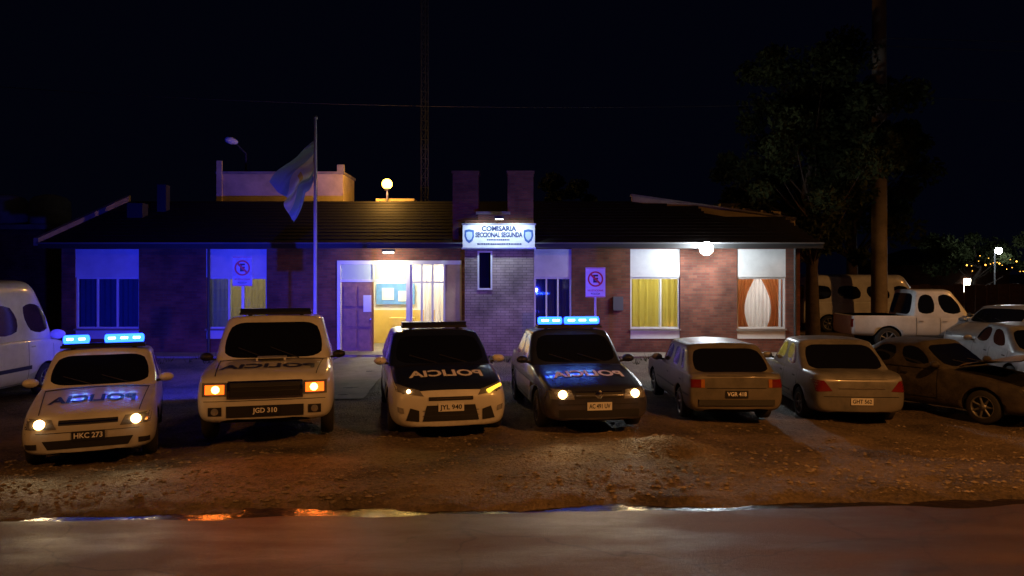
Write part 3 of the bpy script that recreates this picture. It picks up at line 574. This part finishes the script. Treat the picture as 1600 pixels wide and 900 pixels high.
def vehicle(name,kind,front,psi,L,W,H,paint,hood=None,parts=(),text=None,tcol='txt_navy',bar=None,z=None,roofmat=None,plate=None,rearplate=None):
    K=KIND[kind]; f=Vector((math.sin(rad(psi)),-math.cos(rad(psi)),0))
    c=Vector((front[0],front[1],0))-f*(L/2)
    if z is None: z=sum(gh(c.x+f.x*a,c.y+f.y*a) for a in(-1.2,0,1.2))/3
    R,_=root(name,(c.x,c.y,z),math.atan2(f.y,f.x))
    hw=W/2; tilt=math.atan2(gh(c.x+f.x*1.3,c.y+f.y*1.3)-gh(c.x-f.x*1.3,c.y-f.y*1.3),2.6)
    R.rotation_euler=(0,-tilt,math.atan2(f.y,f.x))
    mb=MB(); half=[]
    for(fx,wf,zb,ze,zc) in K['st']:
        x=fx*L; w_=wf*hw; sh=K['sh']; hgt=ze-zb
        half.append([(x,0,zb),(x,.80*w_,zb),(x,.965*w_,zb+.06),(x,w_,zb+hgt*.42),(x,.99*w_,zb+hgt*.74),(x,sh*w_,ze),(x,.62*w_,(ze+zc*2)/3),(x,0,zc)])
    ns=len(half); nk=8
    V=[];idx={}
    for i in range(ns):
        for j in range(nk):
            idx[i,j,1]=len(V); V.append(half[i][j])
            if j in(0,nk-1): idx[i,j,-1]=idx[i,j,1]
            else: idx[i,j,-1]=len(V); V.append((half[i][j][0],-half[i][j][1],half[i][j][2]))
    mats=[paint,'under',hood or paint,'black']
    F=[];FM=[]
    cowl=K['g'][0]
    for s in(1,-1):
        for i in range(ns-1):
            for j in range(nk-1):
                q=[idx[i,j,s],idx[i,j+1,s],idx[i+1,j+1,s],idx[i+1,j,s]]
                F.append(q); fm=1 if j==0 else 0
                if hood and j>=5 and K['st'][i][0]<=.49 and K['st'][i+1][0]>=cowl-.12: fm=2
                FM.append(fm)
    for i in(0,ns-1):
        for j in range(nk-1):
            q=[idx[i,j,1],idx[i,j+1,1],idx[i,j+1,-1],idx[i,j,-1]]; qq=[]
            for a in q:
                if a not in qq: qq.append(a)
            F.append(qq); FM.append(0)
    me=bpy.data.meshes.new('body'); me.from_pydata(V,[],F)
    for k in mats: me.materials.append(M[k])
    me.polygons.foreach_set('material_index',FM); me.polygons.foreach_set('use_smooth',[True]*len(F))
    bm=bmesh.new(); bm.from_mesh(me); bmesh.ops.recalc_face_normals(bm,faces=bm.faces)
    cr=bm.edges.layers.float.get('crease_edge') or bm.edges.layers.float.new('crease_edge')
    for e_ in bm.edges:
        a,b=e_.verts
        if all(abs(abs(v.co.y)/hw)>.7 and v.co.z>.55 for v in(a,b)) and abs(a.co.x-b.co.x)>.05:
            zt_=[st for st in half if abs(st[0][0]-a.co.x)<1e-4]
            if zt_ and abs(zt_[0][5][2]-a.co.z)<1e-4 and abs(abs(a.co.y)-zt_[0][5][1])<1e-4: e_[cr]=.5
    bm.to_mesh(me); bm.free()
    bo=bpy.data.objects.new('body',me); S.collection.objects.link(bo)
    sb=bo.modifiers.new('s','SUBSURF'); sb.levels=2; sb.render_levels=2
    wr=K['wr']
    def cutobj(cb):
        o=cb.obj('cut'); o.data.materials.clear(); 
        for k in mats: o.data.materials.append(M[k])
        for p_ in o.data.polygons: p_.material_index=1
        return o
    cuts=[]
    for fx in K['wh']:
        for s in(1,-1):
            cb=MB(); cb.cyl((fx*L,s*hw*.60,wr*1.0),(fx*L,s*(hw+.3),wr*1.0),wr+.055,wr+.055,'under',28); cuts.append(cutobj(cb))
    if kind=='pickup':
        cb=MB(); cb.box(-.482*L,-.178*L,-hw*.86,hw*.86,.68,1.6,'under'); cuts.append(cutobj(cb))
    for co in cuts:
        b=bo.modifiers.new('b','BOOLEAN'); b.operation='DIFFERENCE'; b.object=co; b.solver='EXACT'
    dg=bpy.context.evaluated_depsgraph_get(); dg.update()
    nme=bpy.data.meshes.new_from_object(bo.evaluated_get(dg)); bo.modifiers.clear(); bo.data=nme
    for co in cuts: bpy.data.objects.remove(co)
    bo.parent=R
    bm=bmesh.new(); bm.from_mesh(nme); bvh=BVHTree.FromBMesh(bm); bm.free()
    xc,xrf,xrr,xrb=[a*L for a in K['g']]; wb=hw*.965; wt=hw*(.80 if kind not in('van',) else .90); zb=K['belt']; He=H-.045
    t1,t2=K.get('t',(.09,.92))
    pts=[(xc,0,xrf,0,1),(xc-.03,.48*wb,xrf-.01,.48*wt,1),(xc-.15,.90*wb,xrf-.05,.91*wt,0),(xc-.25,wb,xrf-.12,wt,1)]
    A=(xc-.25,xrf-.12); C=(xrb+(.30 if kind!='pickup' and kind!='van' else .12),xrr+.12)
    for a,b in K['pil']:
        for t,g in((a,0),(b,1)): pts.append((A[0]+(C[0]-A[0])*t,wb,A[1]+(C[1]-A[1])*t,wt,g))
    pts+=[(C[0],wb,C[1],wt,0),(xrb+.09,.97*wb,xrr+.05,.97*wt,0),(xrb+.02,.89*wb,xrr+.01,.89*wt,1),(xrb,.48*wb,xrr,.48*wt,1),(xrb,0,xrr,0,0)]
    n=len(pts); rm=roofmat or paint; V=[];F=[];FM=[]; levels=[0,t1,t2,1,2]; id2={}; cxm=(xrf+xrr)/2
    gm_=[rm,'cglass']
    for l,t in enumerate(levels):
        for i,(bx,by,txx,ty,g) in enumerate(pts):
            if t<=1: 
                bulge=.025*math.sin(math.pi*t)*(1 if by>0 else 0)
                P=(bx+(txx-bx)*t,by+(ty-by)*t+bulge,zb+(He-zb)*t)
            else: P=(cxm+(txx-cxm)*.92,ty*.70,H)
            for s in(1,-1):
                if s==-1 and i in(0,n-1): id2[l,i,-1]=id2[l,i,1]; continue
                id2[l,i,s]=len(V); V.append((P[0],P[1]*s,P[2]))
    for l in range(4):
        for i in range(n-1):
            for s in(1,-1):
                F.append([id2[l,i,s],id2[l,i+1,s],id2[l+1,i+1,s],id2[l+1,i,s]]); FM.append(1 if(l==1 and pts[i][4]) else 0)
    for i in range(n-1):
        q=[]
        for a in(id2[4,i,1],id2[4,i+1,1],id2[4,i+1,-1],id2[4,i,-1]):
            if a not in q: q.append(a)
        F.append(q); FM.append(0)
    me=bpy.data.meshes.new('cabin'); me.from_pydata(V,[],F)
    for k in gm_: me.materials.append(M[k])
    me.polygons.foreach_set('material_index',FM); me.polygons.foreach_set('use_smooth',[True]*len(F))
    bm=bmesh.new(); bm.from_mesh(me); bmesh.ops.recalc_face_normals(bm,faces=bm.faces)
    cr=bm.edges.layers.float.get('crease_edge') or bm.edges.layers.float.new('crease_edge')
    for e_ in bm.edges:
        ms={f_.material_index for f_ in e_.link_faces}
        if len(ms)>1: e_[cr]=.95
    bm.to_mesh(me); bm.free()
    co=bpy.data.objects.new('cabin',me); S.collection.objects.link(co); sb=co.modifiers.new('s','SUBSURF'); sb.levels=2; sb.render_levels=2; co.parent=R
    dg=bpy.context.evaluated_depsgraph_get(); dg.update()
    cme=bpy.data.meshes.new_from_object(co.evaluated_get(dg)); co.modifiers.clear(); co.data=cme
    bm=bmesh.new(); bm.from_mesh(cme); cbvh=BVHTree.FromBMesh(bm); bm.free()
    def proj(ax,sg,a,b,off,cab=False):
        if ax=='x': o_,d_=Vector((sg*10,a,b)),Vector((-sg,0,0))
        elif ax=='y': o_,d_=Vector((a,sg*10,b)),Vector((0,-sg,0))
        else: o_,d_=Vector((a,b,10)),Vector((0,0,-1))
        best=None
        for bv in((bvh,cbvh) if cab else (bvh,)):
            h,nn,_,dd=bv.ray_cast(o_,d_)
            if h is not None and (best is None or dd<best[1]): best=(h,dd)
        return None if best is None else best[0]-d_*off
    mbD=MB()
    def patch(ax,sg,q,k,off=.006,mir=False,nn=10,mm=4,cab=False):
        for s in((1,-1) if mir else (1,)):
            P=[];
            for j in range(mm+1):
                for i in range(nn+1):
                    u=i/nn;v=j/mm
                    a=(q[0][0]*(1-u)+q[1][0]*u)*(1-v)+(q[3][0]*(1-u)+q[2][0]*u)*v; b=(q[0][1]*(1-u)+q[1][1]*u)*(1-v)+(q[3][1]*(1-u)+q[2][1]*u)*v
                    if ax=='x': a*=s
                    if ax=='z': b*=s
                    P.append(proj(ax,sg if ax!='y' else s,a,b,off,cab))
            for j in range(mm):
                for i in range(nn):
                    ids=(j*(nn+1)+i,j*(nn+1)+i+1,(j+1)*(nn+1)+i+1,(j+1)*(nn+1)+i)
                    if all(P[a] is not None for a in ids): mbD.add([P[a] for a in ids],[(0,1,2,3)],k,True)
    rect=lambda a,b,c_,d: [(a,c_),(b,c_),(b,d),(a,d)]
    for pt in parts:
        ax,sg,q,k,off,mir=pt
        if len(q)==4 and not isinstance(q[0],tuple): q=rect(*q)
        patch(ax,sg,q,k,off,mir)
    zt=zb+.0; zl=.36 if kind!='pickup' else .5
    seams=[xc-.30]+[A[0]+(C[0]-A[0])*(a+b)/2 for a,b in K['pil'][:1]]+[C[0]+.05]
    for x_ in seams: patch('y',1,rect(x_-.006,x_+.006,zl,zt-.01),'black',.006,True,1,8)
    patch('y',1,rect(seams[-1],seams[0],zl-.006,zl+.006),'black',.006,True,20,1)
    for x_ in seams[1:]: patch('y',1,rect(x_+.06,x_+.20,zb-.13,zb-.10),'black' if paint!='white' else 'metal',.02,True,3,1)
    patch('z',1,[(xc+.05,-.40*W),(xc+.05,.40*W),(xc-.04,.42*W),(xc-.04,-.42*W)],'black',.004,False,12,1)
    xe=K['st'][2][0]*L
    patch('z',1,[(xc-.02,.405*W),(xe,.355*W),(xe,.362*W),(xc-.02,.412*W)],'black',.004,True,14,1)
    for yy in(-.1,.45):
        mbD.cyl((xc+.01,yy*.9,zb+.07),(xc+(xrf-xc)*.30,yy*.9-.40*(W/1.7),zb+(He-zb)*.30+.03),.008,.006,'black',5)
    for s in(1,-1):
        mx=xc-.30; my=s*(wb+.11); mz=zb+.09; rr=.095 if kind!='van' else .15
        mk=paint if kind!='pickup' else 'black'
        mbD.lathe((mx+.03,my,mz),(-1,0,0),[(-.06,.01),(-.045,rr*.6),(-.01,rr*.95),(.04,rr),(.05,rr*.95),(.051,.001)],mk,16,sy=1.1,sz=.70); mbD.cyl((mx,s*(wb-.03),mz-.05),(mx,my,mz-.03),.02,.02,'black',6)
    if text:
        tw,tpos=text[1],text[2]; vs,fs=textmesh(text[0],.2,.006); ww=max(v.x for v in vs)-min(v.x for v in vs)
        bm=bmesh.new(); bv=[bm.verts.new(v) for v in vs]
        for f_ in fs: 
            try: bm.faces.new([bv[a] for a in f_])
            except: pass
        bmesh.ops.triangulate(bm,faces=bm.faces); bmesh.ops.subdivide_edges(bm,edges=bm.edges,cuts=2)
        bm.verts.index_update(); vv=[]
        hs=text[3]
        for v in bm.verts:
            h=proj('z',1,tpos-v.co.y*hs,-v.co.x*tw/ww,.010); vv.append(h if h is not None else Vector((0,0,.5)))
        mbD.add(vv,[tuple(v.index for v in f_.verts) for f_ in bm.faces],tcol); bm.free()
    def mkplate(sg,zc_,txt,white=True,w_=.38,h_=.12):
        h=proj('x',sg,0,zc_,.012) 
        x_=h.x+.008*sg; mbD.box(min(x_,x_-.01*sg),max(x_,x_-.01*sg),-w_/2,w_/2,zc_-h_/2,zc_+h_/2,'plate' if white else 'plate_b')
        vs,fs=textmesh(txt,.095,.002); ww=max(v.x for v in vs)-min(v.x for v in vs); sc=w_*.86/ww
        mbD.add([(x_+.003*sg,v.x*sc*sg,zc_+v.y) for v in vs],fs,'plate_b' if white else 'txt_white')
    if plate: mkplate(1,*plate)
    if rearplate: mkplate(-1,*rearplate)
    if bar:
        bz=H+.03; bx=(xrf+xrr)/2+.25+ (.0 if kind!='pickup' else .1); bw=.58
        mbD.box(bx-.14,bx+.14,-bw,bw,bz-.02,bz+.02,'black'); 
        for s in(1,-1): mbD.box(bx-.05,bx+.05,s*.42-.03,s*.42+.03,H-.07,bz-.02,'black')
        if bar=='off': mbD.box(bx-.13,bx+.13,-bw+.01,bw-.01,bz+.02,bz+.085,'navy'); 
        else:
            mbD.box(bx-.11,bx+.11,-bw+.02,bw-.02,bz+.02,bz+.05,'navy')
            for a,b in bar:
                mbD.lathe((bx,a,bz+.11),(0,1,0),[(0,.02),(.01,.065),(.03,.078),(b-a-.03,.078),(b-a-.01,.065),(b-a,.02)],'em_blue',16,sz=.85)
                nn_=max(1,int(round((b-a)/.22))); w1=(b-a-.04)/nn_
                for i in range(nn_):
                    y0=a+.02+i*w1
                    for sx in(1,-1): mbD.lathe((bx+sx*.058,y0+.02,bz+.115),(0,1,0),[(0,.004),(.02,.024),(w1-.06,.024),(w1-.04,.004)],'em_core',10)
    mbD.obj('trim_and_lamps',R)
    mbW=MB()
    for fx in K['wh']:
        for s in(1,-1):
            cc=(fx*L,s*(hw-.115),wr); tw=.095
            mbW.lathe(cc,(0,s,0),[(-tw,wr*.55),(-tw,wr*.9),(-tw*.8,wr*.985),(0,wr),(tw*.8,wr*.985),(tw,wr*.9),(tw,wr*.66)],'tyre',28)
            mbW.lathe(cc,(0,s,0),[(tw,wr*.66),(tw*.7,wr*.63),(tw*.3,wr*.58),(tw*.2,.001)],'black',24)
            mbW.lathe(cc,(0,s,0),[(tw*.2,.07),(tw*.85,.06),(tw*.9,.001)],'rim',16); mbW.lathe(cc,(0,s,0),[(tw,wr*.67),(tw*1.05,wr*.64),(tw*.7,wr*.60)],'rim',24)
            for i in range(7):
                a=i*2*math.pi/7; p0=Vector(cc)+Vector((math.cos(a)*.05,s*tw*.6,math.sin(a)*.05)); p1=Vector(cc)+Vector((math.cos(a)*wr*.63,s*tw*.75,math.sin(a)*wr*.63)); mbW.cyl(p0,p1,.024,.02,'rim',6)
    mbW.obj('wheels',R)
    return R,bvh,proj,L
def lampdisc(R,proj,y,z,r,k,k2=None,off=.02,sg=1):
    mb=MB()
    for s in(1,-1):
        h=proj('x',sg,s*y,z,off)
        mb.lathe(h,(sg,0,0),[(-.02,r),(0,r),(.006,r*.98),(.010,r*.7),(.012,.001)],k,20)
        if k2: mb.lathe(h+Vector((.014*sg,0,0)),(sg,0,0),[(0,r*.6),(.006,.001)],k2,14)
    mb.obj('lit_lamps',R)
def headspots(R,x,y,z,p,col,ang=110):
    for s in(1,-1):
        light('SPOT','headlamp_beam',(x+.06,s*y,z),p,col,R,size=.05,spot=ang,blend=1,rot=(rad(90-10),0,rad(-90)))
P1=[('x',1,[(.36,.555),(.72,.565),(.74,.70),(.42,.675)],'lens',.008,True),('x',1,(-.34,.34,.60,.66),'black',.007,False),('x',1,(-.34,.34,.622,.636),'chrome',.014,False),
    ('x',1,[(-.46,.30),(.46,.30),(.52,.41),(-.52,.41)],'black',.007,False),('x',1,(.58,.72,.31,.38),'black',.008,True),('x',1,(-.72,.72,.505,.512),'black',.006,False),
    ('y',1,(-1.0,1.0,.42,.47),'navy',.006,True)]
c1,bv,pj,L=vehicle('police_sedan','sedan',(-5.5,9.6),24,4.15,1.62,1.43,'white',parts=P1,text=('POLICIA',1.05,1.42,2.0),bar=[(-.56,-.20),(.0,.56)],plate=(.455,'HKC 273',False))
lampdisc(c1,pj,.55,.625,.062,'em_head','em_core2'); headspots(c1,L/2,.55,.6,20,(1,.7,.35))
light('SPOT','beacon_beam_rear',(-.32,0,1.72),4200,(.018,.03,1),c1,size=.08,spot=74,blend=.9,rot=(rad(88),0,rad(90-14)))
P2=[('x',1,(.52,.84,.74,.93),'lens',.010,True),('x',1,(.545,.80,.77,.90),'em_orange',.014,True),('x',1,(-.48,.48,.72,.92),'black',.012,False),('x',1,(-.46,.46,.80,.812),'mast',.02,False),('x',1,(-.46,.46,.86,.872),'mast',.02,False),
    ('x',1,(-.50,.50,.922,.945),'chrome',.018,False),('x',1,(-.51,-.475,.70,.93),'chrome',.018,False),('x',1,(.475,.51,.70,.93),'chrome',.018,False),('x',1,(-.50,.50,.70,.72),'chrome',.018,False),
    ('x',1,(-.52,.52,.44,.60),'black',.010,False),('x',1,(.58,.76,.47,.59),'black',.010,True),('x',1,(-.82,.82,.668,.676),'black',.008,False)]
c2,bv,pj,L=vehicle('police_pickup_truck','pickup',(-3.47,10.4),14,5.1,1.92,1.78,'white',parts=P2,text=('POLICIA',1.35,1.92,2.2),bar='off',plate=(.53,'JGD 310',False))
mb=MB(); 
for s in(1,-1):
    h=pj('x',1,s*.67,.53,.02); mb.lathe(h,(1,0,0),[(0,.05),(.01,.001)],'lens',14)
    h=pj('x',1,s*.66,.835,.03); mb.lathe(h,(1,0,0),[(-.02,.055),(.0,.05),(.01,.001)],'em_orange2',16)
mb.box(1.15,1.50,-.22,.22,1.12,1.165,'white'); mb.box(1.50,1.51,-.19,.19,1.125,1.158,'black')
mb.obj('bonnet_scoop_and_fog_lamps',c2,bevel=.012); headspots(c2,L/2,.68,.82,30,(1,.18,.02))
P3=[('x',1,[(.40,.665),(.80,.73),(.83,.83),(.46,.745)],'lens',.010,True),
    ('x',1,[(-.42,.30),(.42,.30),(.36,.53),(-.36,.53)],'black',.010,False),('x',1,[(.47,.30),(.66,.32),(.60,.50),(.47,.46)],'black',.010,True),
    ('x',1,(-.33,.33,.60,.655),'black',.009,False),('x',1,(-.33,.33,.622,.63),'chrome',.014,False),('x',1,(-.42,.42,.375,.383),'mast',.014,False),('x',1,(-.42,.42,.45,.458),'mast',.014,False),('x',1,[(.69,.42),(.78,.44),(.79,.52),(.70,.50)],'lens',.012,True),
    ('y',1,(-1.3,1.1,.42,.8),'navy',.006,True)]
c3,bv,pj,L=vehicle('police_hatchback','hatch',(-.90,10.95),12,4.36,1.82,1.49,'white',hood='navy',parts=P3,text=('POLICIA',1.15,1.58,2.0),tcol='txt_white',bar='off',plate=(.50,'JYL 940'),roofmat='navy')
mb=MB(); h=pj('x',1,-.62,.735,.03); mb.lathe(h,(1,0,0),[(-.02,.03),(0,.03),(.01,.001)],'em_head',14)
h0=pj('x',1,.56,.715,.03); h1=pj('x',1,.78,.785,.03); mb.cyl(h0,h1,.035,.026,'em_yel',8); mb.obj('lit_lamps',c3); headspots(c3,L/2,.64,.72,6,(1,.7,.2))
P4=[('x',1,[(.38,.555),(.74,.565),(.76,.71),(.42,.685)],'lens',.010,True),('x',1,(-.36,.36,.575,.675),'black',.009,False),('x',1,(-.36,.36,.61,.622),'chrome',.016,False),('x',1,(-.36,.36,.658,.668),'chrome',.016,False),('x',1,(-.62,.62,.28,.40),'black',.009,False),('x',1,(-.75,.75,.475,.485),'black',.007,False),
    ('y',1,(-1.9,1.9,.30,.66),'white',.006,True)]
c4,bv,pj,L=vehicle('police_sedan','sedan',(1.32,11.15),8,4.2,1.70,1.47,'grey',parts=P4,text=('POLICIA',1.15,1.40,2.0),tcol='txt_white',bar=[(-.56,-.12),(-.08,.56)],plate=(.45,'AC 491 UV'))
lampdisc(c4,pj,.56,.63,.064,'em_head','em_core2'); headspots(c4,L/2,.55,.62,26,(1,.7,.35))
mb=MB(); h=pj('x',1,0,.62,.02); mb.lathe(h,(1,0,0),[(0,.06),(.006,.045),(.01,.001)],'chrome',20); mb.obj('badge',c4)
light('SPOT','beacon_beam_rear',(-.32,0,1.76),1100,(.02,.03,1),c4,size=.08,spot=100,blend=1,rot=(rad(88),0,rad(90+6)))
P5=[('x',-1,(.54,.77,.66,.80),'redlens',.008,True),('x',-1,(.54,.60,.66,.80),'amberlens',.010,True),('x',-1,(-.80,.80,.36,.46),'mast',.03,False),('x',-1,(-.5,.5,.645,.655),'black',.006,False),('x',-1,(-.50,.50,.85,.858),'black',.005,False),('y',1,(-1.9,1.9,.50,.535),'black',.008,True)]
def rearof(fr,psi,L): f=Vector((math.sin(rad(psi)),-math.cos(rad(psi)),0)); return (fr[0]+f.x*L,fr[1]+f.y*L)
c5,*_=vehicle('parked_old_hatchback','oldhatch',rearof((3.80,12.5),180,4.0),180,4.0,1.62,1.34,'beige',parts=P5,rearplate=(.55,'VGR 418',False))
P6=[('x',-1,[(.50,.66),(.76,.64),(.78,.84),(.64,.84)],'redlens',.008,True),('x',-1,(-.80,.80,.555,.565),'black',.006,False),('x',-1,(-.44,.44,.86,.868),'black',.006,False),('x',-1,(-.4,.4,.70,.715),'chrome',.012,False),('y',1,(-1.2,1.2,.45,.48),'black',.008,True)]
c6,*_=vehicle('parked_sedan','sedan',rearof((6.15,13.0),176,4.2),176,4.2,1.70,1.45,'gold',parts=P6,rearplate=(.48,'GHT 562'))
P7=[('x',1,(.42,.74,.545,.68),'black',.008,True),('x',1,(-.38,.38,.56,.66),'black',.009,False),('x',1,(-.6,.6,.30,.40),'black',.009,False),('z',1,[(1.85,-.64),(1.85,.64),(.85,.62),(.85,-.62)],'under',.006,False)]
c7,bv,pj,L=vehicle('wrecked_sedan','sedan',(9.45,12.9),30,4.1,1.62,1.40,'rust',parts=P7,plate=None)
mb=MB(); n=9; V=[]
for side in(0,1):
    for j in range(n):
        for i in range(n):
            u=i/(n-1);v=j/(n-1); x=.80+v*1.05; y=(u-.5)*2*(.68-.06*v); z=.97+v*.26*math.cos(v*.5)+.04*math.cos((u-.5)*3)+.03*math.sin(u*9+v*5)-side*.02
            V.append((x,y,z))
q=[(j*n+i,j*n+i+1,(j+1)*n+i+1,(j+1)*n+i) for j in range(n-1) for i in range(n-1)]
mb.add(V[:n*n],q,'rusthood',True); mb.add(V[n*n:],q,'rust',True); mb.cyl((1.7,.5,.72),(1.6,.52,1.12),.01,.01,'metal',6); mb.obj('raised_bonnet',c7)
c8,*_=vehicle('parked_sedan','sedan',rearof((11.6,15.3),172,4.2),172,4.2,1.65,1.43,'silver',parts=P6)
c9,*_=vehicle('parked_hatchback','hatch',(12.6,20.4),-60,4.1,1.7,1.47,'silver',parts=[('x',1,[(.45,.64),(.78,.70),(.80,.80),(.50,.73)],'lens',.01,True),('x',1,(-.5,.5,.3,.5),'black',.01,False)])
c10,*_=vehicle('parked_pickup_truck','pickup',(15.7,23.2),85,5.2,1.88,1.90,'white',parts=[('x',1,(.52,.84,.78,.95),'lens',.01,True),('x',1,(-.48,.48,.72,.92),'black',.01,False),('x',-1,(.80,.90,.75,1.0),'redlens',.01,True)])
c11,*_=vehicle('parked_van','van',(17.0,30.3),80,5.0,1.9,2.35,'white')
c12,*_=vehicle('parked_van','van',(-11.0,16.9),180,5.6,2.0,2.48,'white',parts=[('y',1,(-2.6,2.3,.62,.70),'navy',.006,True),('x',-1,(.80,.93,.85,1.15),'redlens',.01,True)])
